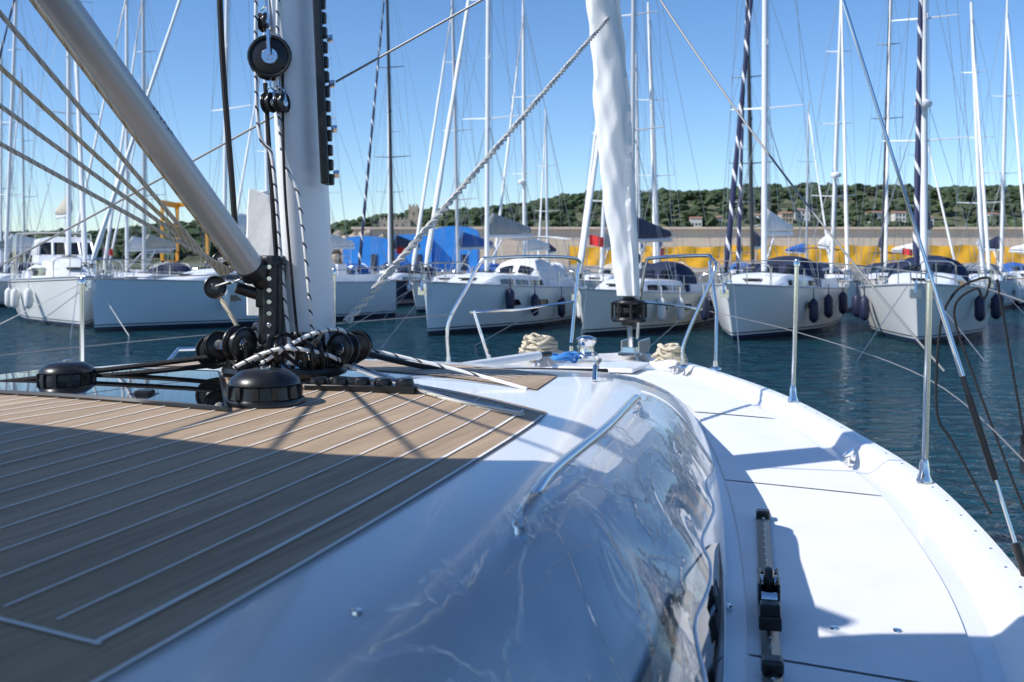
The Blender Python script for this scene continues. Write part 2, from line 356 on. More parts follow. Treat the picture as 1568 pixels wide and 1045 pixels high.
nt.links.new(n1.outputs['Fac'],b1.inputs['Height']); nt.links.new(n2.outputs['Fac'],b2.inputs['Height']); nt.links.new(b2.outputs[0],b1.inputs['Normal']); nt.links.new(b1.outputs[0],b.inputs['Normal'])
MB().grid([[(-3000,-600,0),(3000,-600,0)],[(-3000,5000,0),(3000,5000,0)]]).obj('water',wm,smooth=False)
ridge=herm([-700,-400,-260,-159,-104,-76,-57,-25,6,46,85,144,203,309,500,900],[6,8,14,19,18,23,25,28,32,37,39,41,41.5,41,44,36])
def gz(x,y):
    u=min(1,max(0,(y-300)/320)); f=u*u*(3-2*u)
    return 1.5+(ridge(x)-1.5)*f*(1 if y<640 else 1-.3*(y-640)/400)+1.2*math.sin(x*.05+y*.03)*f
hillm=mat('hill_scrub',(.10,.11,.055),.95,var=.5,scale=.05)
mb=MB(); ys=list(range(150,1041,20)); xs=list(range(-700,901,20))
mb.grid([[(x,y,gz(x,y)) for x in xs] for y in ys]); mb.poly([(xs[0],150,1.5),(xs[-1],150,1.5),(xs[-1],150,-2),(xs[0],150,-2)]); mb.obj('hill',hillm)
houses=[(83,450,5,3.6,0),(93,455,4,3,0),(112,446,7,4.5,0),(124,452,5,4,1),(134,460,6,4,0),(165,450,8,4.5,0),(177,456,5,4,0),(186,448,5,3,0),(217,452,6,4,0),(245,455,6,4,1)]
import bmesh
bm=bmesh.new(); bmesh.ops.create_icosphere(bm,subdivisions=2,radius=1); bm.verts.ensure_lookup_table()
iv=np.array([v.co[:] for v in bm.verts]); ifc=[tuple(v.index for v in f.verts) for f in bm.faces]; bm.free()
V=[];F=[];base=0
for i in range(4600):
    x=random.uniform(-330,470); y=random.uniform(320,640) if i%3 else random.uniform(560,645)
    if any(abs(x-h[0])<h[2]*.6+1 and -30<y-h[1]<7 for h in houses): continue
    if -68<x<-44 and 430<y<520: continue
    r=random.uniform(1.6,4.2); hh=random.uniform(.45,.8)
    j=np.random.uniform(.5,1.35,(len(iv),1))
    p=iv*j*[r,r,r*hh]+[x,y,gz(x,y)+random.uniform(2.0,5.4)]
    V.append(p); F+= [tuple(k+base for k in f) for f in ifc]; base+=len(iv)
me=bpy.data.meshes.new('pine_trees'); me.from_pydata(np.vstack(V).tolist(),[],F); me.update()
fol=mat('pine_foliage',(.060,.085,.045),.95,var=.6,scale=.18,spec=.1)
me.materials.append(fol); o=bpy.data.objects.new('pine_tree_mass',me); sc.collection.objects.link(o)
wallm=[mat('render_white',(.66,.64,.60),.9,var=.08),mat('render_ochre',(.50,.40,.30),.9,var=.1)]
roofm=mat('terracotta_tiles',(.34,.18,.12),.9,var=.3,scale=2)
for x,y,w_,h_,k in houses:
    E=empty('house',(x,y,gz(x,y)),random.uniform(-.3,.3))
    MB().box((0,0,h_/2-1),(w_,7,h_+2)).obj('walls',wallm[k],E,False)
    r=MB(); a=w_/2+.3; z=h_; r.v=[(-a,-3.8,z),(a,-3.8,z),(a,3.8,z),(-a,3.8,z),(-a,0,z+.9),(a,0,z+.9)]; r.f=[(0,1,5,4),(2,3,4,5),(0,4,3),(1,2,5),(0,3,2,1)]; r.obj('roof',roofm,E,False)
    mb=MB()
    for fx in(-.3,0,.3):
        for fz in(1.0,2.9):
            if fz<h_-.8: mb.box((fx*w_,-3.52,fz),(.8,.1,1.1))
    mb.obj('windows',glass,E,False)
stonem=mat('fort_stone',(.42,.35,.27),.95,var=.25,scale=.6)
E=empty('stone_fortress'); zb=gz(-52,480)
mb=MB(); mb.box((-56,480,zb+2.5),(15,10,9)); mb.box((-47.5,482,zb+6),(4.6,4.6,15)); 
for i in range(8): mb.box((-62.8+i*1.9,475.4,zb+7.5),(1,.8,1))
for i in range(3): mb.box((-49.2+i*1.7,480.1,zb+14),(.9,.8,1.1))
mb.obj('walls',stonem,E,False)
mb=MB(); 
for i in range(4): mb.box((-61+i*3,474.98,zb+4.3),(.6,.1,1.1))
mb.box((-47.5,479.68,zb+10),(.6,.1,1.1)); mb.obj('openings',glass,E,False)
wl=bpy.data.materials.new('breakwater_concrete'); wl.use_nodes=True; nt=wl.node_tree; b=nt.nodes['Principled BSDF']; b.inputs['Roughness'].default_value=.95
tc=nt.nodes.new('ShaderNodeTexCoord'); mpn=nt.nodes.new('ShaderNodeMapping'); mpn.inputs['Rotation'].default_value=(math.radians(90),0,0)
br=nt.nodes.new('ShaderNodeTexBrick'); br.inputs['Scale'].default_value=.35; br.inputs['Color1'].default_value=(.78,.64,.49,1); br.inputs['Color2'].default_value=(.73,.59,.45,1); br.inputs['Mortar'].default_value=(.62,.50,.38,1); br.inputs['Mortar Size'].default_value=.012
nz=nt.nodes.new('ShaderNodeTexNoise'); nz.inputs['Scale'].default_value=.5; nz.inputs['Detail'].default_value=8
mx=nt.nodes.new('ShaderNodeMix'); mx.data_type='RGBA'; mx.blend_type='MULTIPLY'; mx.inputs[0].default_value=.15
nt.links.new(tc.outputs['Object'],mpn.inputs[0]); nt.links.new(mpn.outputs[0],br.inputs[0]); nt.links.new(tc.outputs['Object'],nz.inputs[0]); nt.links.new(br.outputs[0],mx.inputs[6]); nt.links.new(nz.outputs['Color'],mx.inputs[7]); nt.links.new(mx.outputs[2],b.inputs['Base Color'])
E=empty('breakwater_wall')
mb=MB(); mb.box((50,126,2.9),(140,1.2,7)); mb.obj('wall',wl,E,False)
mb=MB(); mb.box((50,125.9,6.55),(140.4,1.8,.3)); mb.obj('coping',wl,E,False)
conc=mat('quay_concrete',(.36,.33,.29),.9,var=.2,scale=.8)
mb=MB(); mb.box((10,112,.2),(260,24,2.2)); mb.obj('quay',conc,None,False)
mb=MB(); mb.box((0,63.5,.1),(150,2.4,1.0)); mb.obj('pontoon_pier',conc,None,False)
mb=MB()
for i in range(160):
    c=np.array([random.uniform(-34,-16),random.uniform(118,128),random.uniform(1,5.6)]); r=random.uniform(.5,1.1)
    k=len(mb.v); j=np.random.uniform(.75,1.15,(len(iv),1)); mb.v+=[tuple(p) for p in (iv*j*r+c)]; mb.f+=[tuple(a+k for a in f) for f in ifc]
mb.obj('boulders',stonem,None,False)
orm=mat('orange_tarpaulin',(.95,.48,.03),.6,var=.10,scale=1.5)
def tarp(x0,x1,y,z0,z1):
    E=empty('orange_tarpaulin_fence'); n=int((x1-x0)/.5); rows=[]
    for j in range(5):
        r=[]
        for i in range(n+1):
            x=x0+(x1-x0)*i/n; ph=(x-x0)/4*math.pi; sag=.25*abs(math.sin(ph)); 
            z=z1-sag*.6+(z0-z1)*(j/4)*(1-.15*abs(math.sin(ph*.5+1)))
            r.append((x,y+.10*math.sin(x*2.3+j)+.05*math.sin(x*5),z))
        rows.append(r)
    MB().grid(rows).obj('tarpaulin',orm,E)
    mb=MB()
    for i in range(int((x1-x0)/4)+1): mb.tube([(x0+i*4,y+.3,1.2),(x0+i*4,y+.3,z1+.1)],.06,6)
    mb.obj('posts',steel,E)
tarp(6,22.6,104,1.8,4.0); tarp(22.8,50,103,2.0,4.1); tarp(52,76,106,1.8,4.0)
bl=mat('blue_tarpaulin',(.04,.30,.82),.55,var=.12,scale=1)
for x,w_,h_,y in((-15.2,4.6,3.7,103),(-10.6,4.4,3.9,104),(-6.0,4.7,4.8,105)):
    E=empty('blue_boat_shelter',(x,y,1.3)); n=14
    prof=[(-w_/2,0)]+[(-w_/2*math.cos(math.pi*i/n),h_*.88+h_*.12*math.sin(math.pi*i/n)) for i in range(n+1)]+[(w_/2,0)]
    mb=MB(); mb.grid([[(px,yy,pz+.04*math.sin(yy*3)) for px,pz in prof] for yy in(0,2,4,6,8)]); mb.poly([(px,0,pz) for px,pz in prof]); mb.obj('cover',bl,E)
    mb=MB(); mb.box((w_*.2,-.05,.9),(w_*.14,.06,1.8)); mb.obj('door_flap',navy,E,False)
yl=mat('orange_paint',(.80,.36,.02),.5,var=.1)
E=empty('boat_hoist',(-36,112,1.3)); E.scale=(.62,.62,1.0); mb=MB()
for x in(-4,4):
    for y in(-4,4): mb.box((x,y,4),(.5,.5,7.4))
    mb.box((x,0,7.5),(.55,9,.6)); mb.box((x,0,1),(.45,8,.4))
mb.box((0,4,7.6),(8.4,.5,.5)); mb.obj('frame',yl,E,False,bevel=.04)
mb=MB()
for x in(-4,4):
    for y in(-4,4): mb.lathe((x-.3,y,.55),[(.1,0),(.6,0),(.65,.1),(.65,.5),(.6,.6),(.1,.6)],16,axis=(1,0,0))
mb.obj('wheels',black,E)
mb=MB()
for y in(-2.5,2.5): mb.tube(curve([(-4,y,7.4),(-2.4,y,2.6),(0,y,1.8),(2.4,y,2.6),(4,y,7.4)],6),.08,5)
mb.obj('slings',black,E)
# ------------------------------------------------------------------ OUR YACHT
def Bp(s,t,h): return Vector((-.8+.375*s+.927*t, 3.6+.927*s-.375*t, EYE-h))
g_=herm([-6,-5,-2.5,-1,.13,.58,1.07,1.85,2.71,3.4,3.86,4.3,4.6,4.85],[2.2,2.25,2.42,2.45,2.38,2.29,2.16,1.84,1.45,1.07,.79,.5,.27,.02])
def g(s): return max(.0,g_(s))
hd=herm([-6,-1,.13,.58,1.07,1.85,2.71,3.86,4.85],[.93,.90,.885,.86,.83,.79,.76,.745,.74])
tt=herm([-4.5,-2.2,-1,-.45,.5,1.2,2,2.9],[1.34,1.29,1.19,1.13,.95,.76,.5,.3])
tb=herm([-4.5,-.94,.62,1.6,2.39,2.9],[1.86,1.72,1.43,1.16,.9,.62])
rh0=herm([-4.5,-2,-.8,0,.8,1.2,1.8,2.4,2.9],[.425,.415,.415,.415,.44,.475,.57,.68,.80])
def roofh(s,t): return rh0(s)+.022*t*t
def deckh(s,t=0):
    gg=max(g(s),.05); return hd(s)+.065-.03*(1-min(1,(t/gg)**2))
def shoulder(s,p,off=0):
    a=p*math.pi/2; t0,t1=tt(s),tb(s); h0=roofh(s,t0); h1=deckh(s,t1)+.02
    ca,sa=math.cos(a)**.8,math.sin(a)**.9
    t=t0+(t1-t0)*sa; h=h0+(h1-h0)*(1-ca)
    return t+off*math.sin(a), h-off*math.cos(a)
Y=empty('yacht_deck')
SS=[-5.8+i*.12 for i in range(89)]; SS=[s for s in SS if s<4.83]+[4.85]
mb=MB()
for sg in(-1,1):
    rows=[]
    for s in SS:
        G=g(s); d=hd(s)
        f=lambda o:max(0,G-o*min(1,G/.4))
        rows.append([Bp(s,sg*f(.155),deckh(s,G)+.003),Bp(s,sg*f(.125),deckh(s,G)-.012),Bp(s,sg*f(.085),d+.006),Bp(s,sg*f(.07),d),Bp(s,sg*f(.01),d),Bp(s,sg*G,d+.012),Bp(s,sg*(G+.008),d+.06),Bp(s,sg*(G+.0),d+.4),Bp(s-.1*(s>3),sg*f(.1),d+.9),Bp(s-.15*(s>3),sg*f(.25),2.35),Bp(s-.3*(s>3),sg*f(.6),2.7)])
    mb.grid(rows)
mb.obj('hull_and_bulwark',gel,Y,ang=50)
mb=MB(); mb.grid([[Bp(s,max(0,g(s)-.14*min(1,g(s)/.4))*u,deckh(s,u*g(s))) for u in(-1,-.8,-.5,-.2,0,.2,.5,.8,1)] for s in SS]); mb.obj('deck',gel,Y)
mb=MB(); mb.tube([Bp(s,g(s)+.012,hd(s)+.05) for s in SS],.012,6); mb.tube([Bp(s,-g(s)-.012,hd(s)+.05) for s in SS],.012,6); mb.obj('rubbing_strake',steel,Y)
mb=MB()
for i in range(46): 
    s=-3.2+i*.16
    mb.lathe(Bp(s,g(s)-.04,hd(s)-.0005),[(.005,0),(.0045,.0015),(0,.002)],8)
mb.obj('bulwark_screws',steel,Y)
CS=[-4.5+i*.1 for i in range(75)]
mb=MB(); rows=[]
for s in CS:
    r=[]
    P=[i/9 for i in range(10)]
    for p in reversed(P): 
        t,h=shoulder(s,p); r.append(Bp(s,-t,h))
    for u in(-.8,-.6,-.4,-.2,0,.2,.4,.6,.8): r.append(Bp(s,u*tt(s),roofh(s,u*tt(s))))
    for p in P:
        t,h=shoulder(s,p); r.append(Bp(s,t,h))
    rows.append(r)
mb.grid(rows); mb.obj('coachroof',gel,Y)
ns=bpy.data.materials.new('nonskid_gelcoat'); ns.use_nodes=True; nt=ns.node_tree; b=nt.nodes['Principled BSDF']; b.inputs['Roughness'].default_value=.55
tc=nt.nodes.new('ShaderNodeTexCoord'); vo=nt.nodes.new('ShaderNodeTexVoronoi'); vo.inputs['Scale'].default_value=140; vo.inputs['Randomness'].default_value=.1
bp=nt.nodes.new('ShaderNodeBump'); bp.inputs['Strength'].default_value=.4; bp.inputs['Distance'].default_value=.0015
nt.links.new(tc.outputs['Object'],vo.inputs[0]); nt.links.new(vo.outputs['Distance'],bp.inputs['Height']); nt.links.new(bp.outputs[0],b.inputs['Normal'])
nz=nt.nodes.new('ShaderNodeTexNoise'); nz.inputs['Scale'].default_value=4; nz.inputs['Detail'].default_value=8; r=nt.nodes.new('ShaderNodeValToRGB'); r.color_ramp.elements[0].color=(.79,.79,.78,1); r.color_ramp.elements[1].color=(.85,.85,.84,1); r.color_ramp.elements[0].position=.3; r.color_ramp.elements[1].position=.55
nt.links.new(tc.outputs['Object'],nz.inputs[0]); nt.links.new(nz.outputs['Fac'],r.inputs[0]); nt.links.new(r.outputs[0],b.inputs['Base Color'])
mb=MB()
for sg in(-1,1):
    for a0,a1 in((-4,-2.25),(-2.23,-.62),(-.605,.98),(.995,2.3)):
        n=14; rows=[]
        for i in range(n+1):
            s=a0+(a1-a0)*i/n; t0=tb(s)+.05; t1=g(s)-.21
            rows.append([Bp(s,sg*(t0+(t1-t0)*u),deckh(s,t0+(t1-t0)*u)-.004) for u in(0,.33,.66,1)])
        mb.grid(rows)
for sg in(-1,1):
    rows=[]
    for i in range(12):
        s=2.33+1.6*i/11; t0=.06 if s>2.85 else max(.06,tb(s)+.06); t1=max(t0+.02,g(s)-.22); rows.append([Bp(s,sg*(t0+(t1-t0)*u),deckh(s,t0+(t1-t0)*u)-.004) for u in(0,.33,.66,1)])
    mb.grid(rows)
mb.obj('nonskid_panels',ns,Y)
tk=bpy.data.materials.new('teak'); tk.use_nodes=True; nt=tk.node_tree; b=nt.nodes['Principled BSDF']; b.inputs['Roughness'].default_value=.7
tc=nt.nodes.new('ShaderNodeTexCoord'); m1=nt.nodes.new('ShaderNodeMapping'); m1.vector_type='POINT'; m1.inputs['Rotation'].default_value=(0,0,math.radians(22)); 
m2=nt.nodes.new('ShaderNodeMapping'); m2.inputs['Scale'].default_value=(45,2.2,10)
nt.links.new(tc.outputs['Object'],m1.inputs[0]); nt.links.new(m1.outputs[0],m2.inputs[0])
n1=nt.nodes.new('ShaderNodeTexNoise'); n1.inputs['Scale'].default_value=1.6; n1.inputs['Detail'].default_value=8; n1.inputs['Roughness'].default_value=.65; nt.links.new(m2.outputs[0],n1.inputs[0])
r=nt.nodes.new('ShaderNodeValToRGB'); e=r.color_ramp.elements; e[0].position=.25; e[0].color=(.33,.235,.15,1); e[1].position=.75; e[1].color=(.55,.41,.28,1)
nt.links.new(n1.outputs['Fac'],r.inputs[0])
m3=nt.nodes.new('ShaderNodeMapping'); m3.inputs['Scale'].default_value=(11.1,.35,0); nt.links.new(m1.outputs[0],m3.inputs[0])
wn=nt.nodes.new('ShaderNodeTexNoise'); wn.inputs['Scale'].default_value=1; wn.inputs['Detail'].default_value=1; nt.links.new(m3.outputs[0],wn.inputs[0])
r2=nt.nodes.new('ShaderNodeValToRGB'); r2.color_ramp.elements[0].color=(.82,.80,.78,1); r2.color_ramp.elements[1].color=(1.0,.98,.95,1); r2.color_ramp.elements[0].position=.35; r2.color_ramp.elements[1].position=.65
nt.links.new(wn.outputs['Fac'],r2.inputs[0])
mx=nt.nodes.new('ShaderNodeMix'); mx.data_type='RGBA'; mx.blend_type='MULTIPLY'; mx.inputs[0].default_value=1; nt.links.new(r.outputs[0],mx.inputs[6]); nt.links.new(r2.outputs[0],mx.inputs[7]); nt.links.new(mx.outputs[2],b.inputs['Base Color'])
bp=nt.nodes.new('ShaderNodeBump'); bp.inputs['Strength'].default_value=.3; bp.inputs['Distance'].default_value=.002; nt.links.new(n1.outputs['Fac'],bp.inputs['Height']); nt.links.new(bp.outputs[0],b.inputs['Normal'])
def sf(t): return .06-.44*(abs(t)/1.2)**2
mb=MB(); n=30
TL=[-1+i/12 for i in range(25)]
rows=[]
for i in range(n+1):
    r_=[]
    for u in TL:
        t=u*1.13; s1=sf(t); s=-4.3+(s1+4.3)*i/n; t=u*(tt(s)-.005); r_.append(Bp(s,t,roofh(s,t)-.004))
    rows.append(r_)
mb.grid(rows)
rows=[]
for i in range(9):
    r_=[]
    for u in TL:
        t=u*.82; s=sf(t)+.24+.50*i/8; t=u*tt(s)*.88; r_.append(Bp(s,t,roofh(s,t)-.004))
    rows.append(r_)
mb.grid(rows)
mb.obj('teak_planking',tk,Y)
caulk=mat('caulking',(.82,.80,.76),.7)
mb=MB()
def strip(pts,wd,off=.0065):
    rows=[]
    for i,(s,t) in enumerate(pts):
        a=pts[max(0,i-1)]; c=pts[min(len(pts)-1,i+1)]; d=Vector((c[0]-a[0],c[1]-a[1])); d.normalize(); nrm=Vector((-d.y,d.x))*wd/2
        rows.append([Bp(s-nrm.x,t-nrm.y,roofh(s,t)-off),Bp(s+nrm.x,t+nrm.y,roofh(s,t)-off)])
    mb.grid(rows)
for sg in(-1,1):
    edge=[(s,sg*(tt(s)-.075)) for s in [-2.15+i*.1 for i in range(20)]]
    edge=[p for p in edge if p[0]<sf(p[1])-.05]; strip(edge,.009)
    strip([(s,sg*(tt(s)-.005)) for s in [-4.3+i*.1 for i in range(40)] if s<sf(1.13)],.008)
for i in range(0,26):
    off=.075+.088*(i+1)
    for sg in(-1,1):
        pts=[]
        for j in range(26):
            s=-2.12+.1*j; t=tt(s)-off
            if t<.02: continue
            if s<sf(t)-.06: pts.append((s,sg*t))
        if len(pts)>2: strip(pts,.0052)
strip([(sf(t)-.055,t) for t in [-1.1+i*.1 for i in range(23)]],.007)
strip([(-2.15,t) for t in [-1.22+i*.122 for i in range(21)]],.008)
for off in(.07,.14,.21,.28,.35,.42):
    strip([(sf(t)+.24+off,t) for t in [-.75+i*.075 for i in range(21)]],.005)
mb.obj('caulking_seams',caulk,Y)
mb=MB(); rows=[]
for i in range(24):
    s=-3.4+(3.0)*i/23; e=min(1,(23-i)/6)**.7
    pc=.78; hw=.17*e
    rr=[]
    for q in(-1,-.5,0,.5,1):
        t,h=shoulder(s,pc+q*hw,.006); rr.append(Bp(s,t,h))
    rows.append(rr)
mb.grid(rows); mb.obj('cabin_window',glass,Y)
# ---- skylight
E=empty('skylight_hatch'); mb=MB()
def sk(u,v,off): 
    s=-.80+(.70)*v+.08*u*(1-v); t0=.34-.58*v; t1=-1.02-.05*v; t=t0+(t1-t0)*u; return Bp(s,t,roofh(s,t)-off)
mb.grid([[sk(u/8,v/4,.018) for u in range(9)] for v in range(5)])
mb.obj('glass',mat('skylight_glass',(.004,.005,.006),.015,spec=.6),E)
mb=MB(); loop=[sk(u/8,0,.010) for u in range(9)]+[sk(1,v/4,.010) for v in range(1,5)]+[sk(1-u/8,1,.010) for u in range(1,9)]+[sk(0,1-v/4,.010) for v in range(1,4)]
mb.tube(loop,.010,6,closed=True); mb.obj('frame',black,E)
# ---- handrail
E=empty('grab_rail')
p=[Bp(-1.42,1.45,.47),Bp(-1.40,1.445,.455),Bp(-1.27,1.43,.435),Bp(-1.10,1.41,.425),Bp(-.6,1.37,.42),Bp(-.15,1.31,.42),Bp(-.05,1.30,.425),Bp(0.0,1.295,.47)]
MB().tube(curve(p,8),.0125,12).obj('rail',steel,E)
mb=MB(); mb.lathe(Bp(-1.42,1.45,.495),[(.0,0),(.03,0),(.028,.012),(.014,.02),(.012,.03)],16); mb.lathe(Bp(0,1.295,.487),[(.0,0),(.03,0),(.028,.012),(.014,.02),(.012,.03)],16); mb.obj('rail_feet',steel,E)
# ---- clear vinyl side screen
vm=bpy.data.materials.new('clear_vinyl'); vm.use_nodes=True; nt=vm.node_tree; nt.nodes.remove(nt.nodes['Principled BSDF']); out=nt.nodes['Material Output']
tr=nt.nodes.new('ShaderNodeBsdfTransparent'); tr.inputs[0].default_value=(.95,.965,.98,1); gl=nt.nodes.new('ShaderNodeBsdfGlossy'); gl.inputs['Roughness'].default_value=.03
fr=nt.nodes.new('ShaderNodeFresnel'); fr.inputs[0].default_value=1.38
ms=nt.nodes.new('ShaderNodeMixShader'); nt.links.new(tr.outputs[0],ms.inputs[1]); nt.links.new(gl.outputs[0],ms.inputs[2]); nt.links.new(fr.outputs[0],ms.inputs[0])
tc=nt.nodes.new('ShaderNodeTexCoord'); mpv=nt.nodes.new('ShaderNodeMapping'); mpv.inputs['Rotation'].default_value=(0,0,math.radians(32)); mpv.inputs['Scale'].default_value=(1,.35,.6)
nz=nt.nodes.new('ShaderNodeTexNoise'); nz.inputs['Scale'].default_value=6.5; nz.inputs['Detail'].default_value=4; nz.inputs['Roughness'].default_value=.5; nz.inputs['Distortion'].default_value=.6
cr=nt.nodes.new('ShaderNodeValToRGB'); e=cr.color_ramp.elements; e[0].position=.475; e[0].color=(0,0,0,1); e[1].position=.53; e[1].color=(0,0,0,1); x=e.new(.502); x.color=(1,1,1,1)
bp=nt.nodes.new('ShaderNodeBump'); bp.inputs['Strength'].default_value=.5; bp.inputs['Distance'].default_value=.010
b2=nt.nodes.new('ShaderNodeBump'); b2.inputs['Strength'].default_value=.5; b2.inputs['Distance'].default_value=.004
nt.links.new(tc.outputs['Object'],mpv.inputs[0]); nt.links.new(mpv.outputs[0],nz.inputs[0]); nt.links.new(nz.outputs['Fac'],bp.inputs['Height']); nt.links.new(nz.outputs['Fac'],cr.inputs[0]); nt.links.new(cr.outputs[0],b2.inputs['Height']); nt.links.new(bp.outputs[0],b2.inputs['Normal'])
for q in(gl,fr): nt.links.new(b2.outputs[0],q.inputs['Normal'])
df=nt.nodes.new('ShaderNodeBsdfTranslucent'); df.inputs[0].default_value=(.9,.9,.92,1); df2=nt.nodes.new('ShaderNodeBsdfDiffuse'); df2.inputs[0].default_value=(.9,.9,.92,1); ad=nt.nodes.new('ShaderNodeMixShader'); nt.links.new(df.outputs[0],ad.inputs[1]); nt.links.new(df2.outputs[0],ad.inputs[2])
mth=nt.nodes.new('ShaderNodeMath'); mth.operation='MULTIPLY_ADD'; mth.inputs[1].default_value=.28; mth.inputs[2].default_value=.02; nt.links.new(cr.outputs[0],mth.inputs[0])
ms2=nt.nodes.new('ShaderNodeMixShader'); nt.links.new(mth.outputs[0],ms2.inputs[0]); nt.links.new(ms.outputs[0],ms2.inputs[1]); nt.links.new(ad.outputs[0],ms2.inputs[2]); nt.links.new(ms2.outputs[0],out.inputs[0])
E=empty('clear_vinyl_screen'); rows=[]
for i in range(90):
    u=i/89; s=-2.1+2.25*u
    tin=np.interp(s,[-2.1,-1.45,-.05,.15],[1.50,1.44,1.30,1.26]); tout=np.interp(s,[-2.1,-1.6,.1,.15],[1.84,1.80,1.50,1.48])
    r_=[]
    for j in range(26):
        v=j/25; t=tin+(tout-tin)*v; h=.425+.03*v+.19*v*v
        h+=.003*math.sin(s*9+v*7)+.003*math.sin(s*17-v*5+math.sin(s*4))*v+.004*math.sin(v*9+s*3)*v
        t+=.012*math.sin(s*11)*v*v
        r_.append(Bp(s,t,h))
    rows.append(r_)
MB().grid(rows).obj('vinyl_sheet',vm,E)
mb=MB(); mb.tube([r_[-1] for r_ in rows],.004,6); mb.tube(rows[-1],.005,6); mb.obj('hem',mat('vinyl_hem',(.75,.78,.8),.25),E)
# ---- genoa track and car
E=empty('genoa_track')
def trk(s): return 1.60+(.52-s)*.155
mb=MB(); pts=[(.52-i*.1) for i in range(28)]
mb.tube([Bp(s,trk(s),deckh(s,trk(s))-.014) for s in pts],.017,4,sx=1.3); mb.obj('track',black,E,False)
mb=MB(); 
for s in [.47-i*.06 for i in range(44)]: mb.lathe(Bp(s,trk(s),deckh(s,trk(s))-.028),[(.0,.004),(.004,.004),(.0045,0)],8)
mb.obj('pin_holes',masta,E)
R13=Matrix.Rotation(math.radians(-13),3,'Z')
mb=MB(); c=Bp(-.36,trk(-.36),deckh(-.36,1.7)-.045); mb.box(c,(.056,.30,.035),R13)
for sx in(-.024,.024): mb.box(c+R13@Vector((sx,.02,.04)),(.008,.15,.06),R13); 
mb.box(c+R13@Vector((0,.11,.03)),(.05,.03,.05),R13); mb.box(c+R13@Vector((0,-.12,.025)),(.05,.04,.04),R13)
mb.obj('car',black,E,False,bevel=.006)
mb=MB(); mb.torus(c+R13@Vector((0,.02,.05)),.030,.014,axis=R13@Vector((1,0,0))); mb.obj('sheave',black,E)
mb=MB(); mb.lathe(c+R13@Vector((0,.02,.05)),[(0,-.030),(.017,-.030),(.02,-.02),(.02,.02),(.017,.030),(0,.030)],14,axis=R13@Vector((1,0,0))); mb.tube([c+R13@Vector((-.02,-.05,.03)),c+R13@Vector((.02,-.05,.03))],.018,12); mb.obj('sheave_pin',steel,E)
mb=MB(); mb.box(Bp(.53,trk(.53),deckh(.53,1.6)-.02),(.048,.05,.04),R13); mb.box(Bp(-.72,trk(-.72),deckh(-.7,1.7)-.03),(.05,.05,.035),R13); mb.obj('end_stops',black,E,False,bevel=.008)
# ---- mast
E=empty('mast'); ctr=lambda z:Vector((-.745-.045*z,3.62-.02*z,EYE+z))
n=24; rows=[]
for z in[-.25,-.1,.5,1.2,3,8,13.5]:
    c=ctr(z); rows.append([c+Vector((.375,.927,0))*(.125*math.cos(a))+Vector((.927,-.375,0))*(.072*math.sin(a)) for a in [2*math.pi*i/n for i in range(n)]])
mb=MB(); mb.grid(rows,closed=True); mb.poly(rows[0]); mb.obj('mast_profile',mastw,E)
mb=MB()
mb.box(ctr(2.14)+Vector((.098,-.06,0)),(.03,.03,3.74),Matrix.Rotation(-.045,3,'Y'))
for i in range(70):
    z=.29+i*.052; mb.box(ctr(z)+Vector((.108,-.07,0)),(.034,.03,.040))
mb.obj('luff_track',black,E,False,bevel=.006)
mb=MB()
for i in range(10):
    z=.31+i*.16; mb.lathe(ctr(z)+Vector((.135,-.07,0)),[(0,-.01),(.012,-.01),(.015,0),(.012,.01),(0,.01)],8,axis=(1,0,0))
mb.obj('slide_pins',steel,E)
mb=MB(); cb=Vector((-.835,3.47,0)); mb.box((cb.x,cb.y,EYE-.14),(.085,.06,.30)); mb.box((cb.x+.0,cb.y-.035,EYE-.14),(.05,.02,.28)); mb.lathe((cb.x,cb.y,EYE+.0),[(.0,.02),(.045,.02),(.05,0),(.05,-.02),(.0,-.02)],14)
mb.obj('mast_foot_bracket',mat('dark_alloy',(.045,.045,.05),.35,.6,var=.3,scale=30),E,False,bevel=.008)
mb=MB()
for i in range(7): mb.lathe((cb.x+.0,cb.y-.046,EYE-.02-i*.04),[(0,0),(.009,0),(.009,.003),(0,.003)],10,axis=(0,-1,0))
mb.box((cb.x+.02,cb.y,EYE-.33),(.15,.14,.06)); mb.lathe((cb.x+.02,cb.y,EYE-.40),[(.0,0),(.11,0),(.11,.02),(.07,.06),(.05,.09),(0,.09)],20)
mb.obj('mast_step',steel,E,bevel=.004)
mb=MB(); rows=[]
for i in range(9):
    z=.24-i*.055; a=.0 if i else .012
    rows.append([Vector((-.935+x*(.052-a)+.004*math.sin(i),3.72+y*.05,EYE+z+(.03*(x<0) if i==0 else 0))) for x,y in((-1,-.6),(-.8,-1),(.8,-1),(1,-.6),(1,.6),(.8,1),(-.8,1),(-1,.6))])
mb.grid(rows,closed=True); mb.poly(rows[0]); mb.poly(rows[-1]); mb.obj('halyard_bag',whitec,E)
mb=MB()
for z in(5.0,9.0):
    for sg in(-1,1): mb.tube([ctr(z),ctr(z)+Vector((.927*sg*1.1,-.375*sg*1.1-.25,.1))],.035,6)
mb.obj('spreaders',mastw,E)
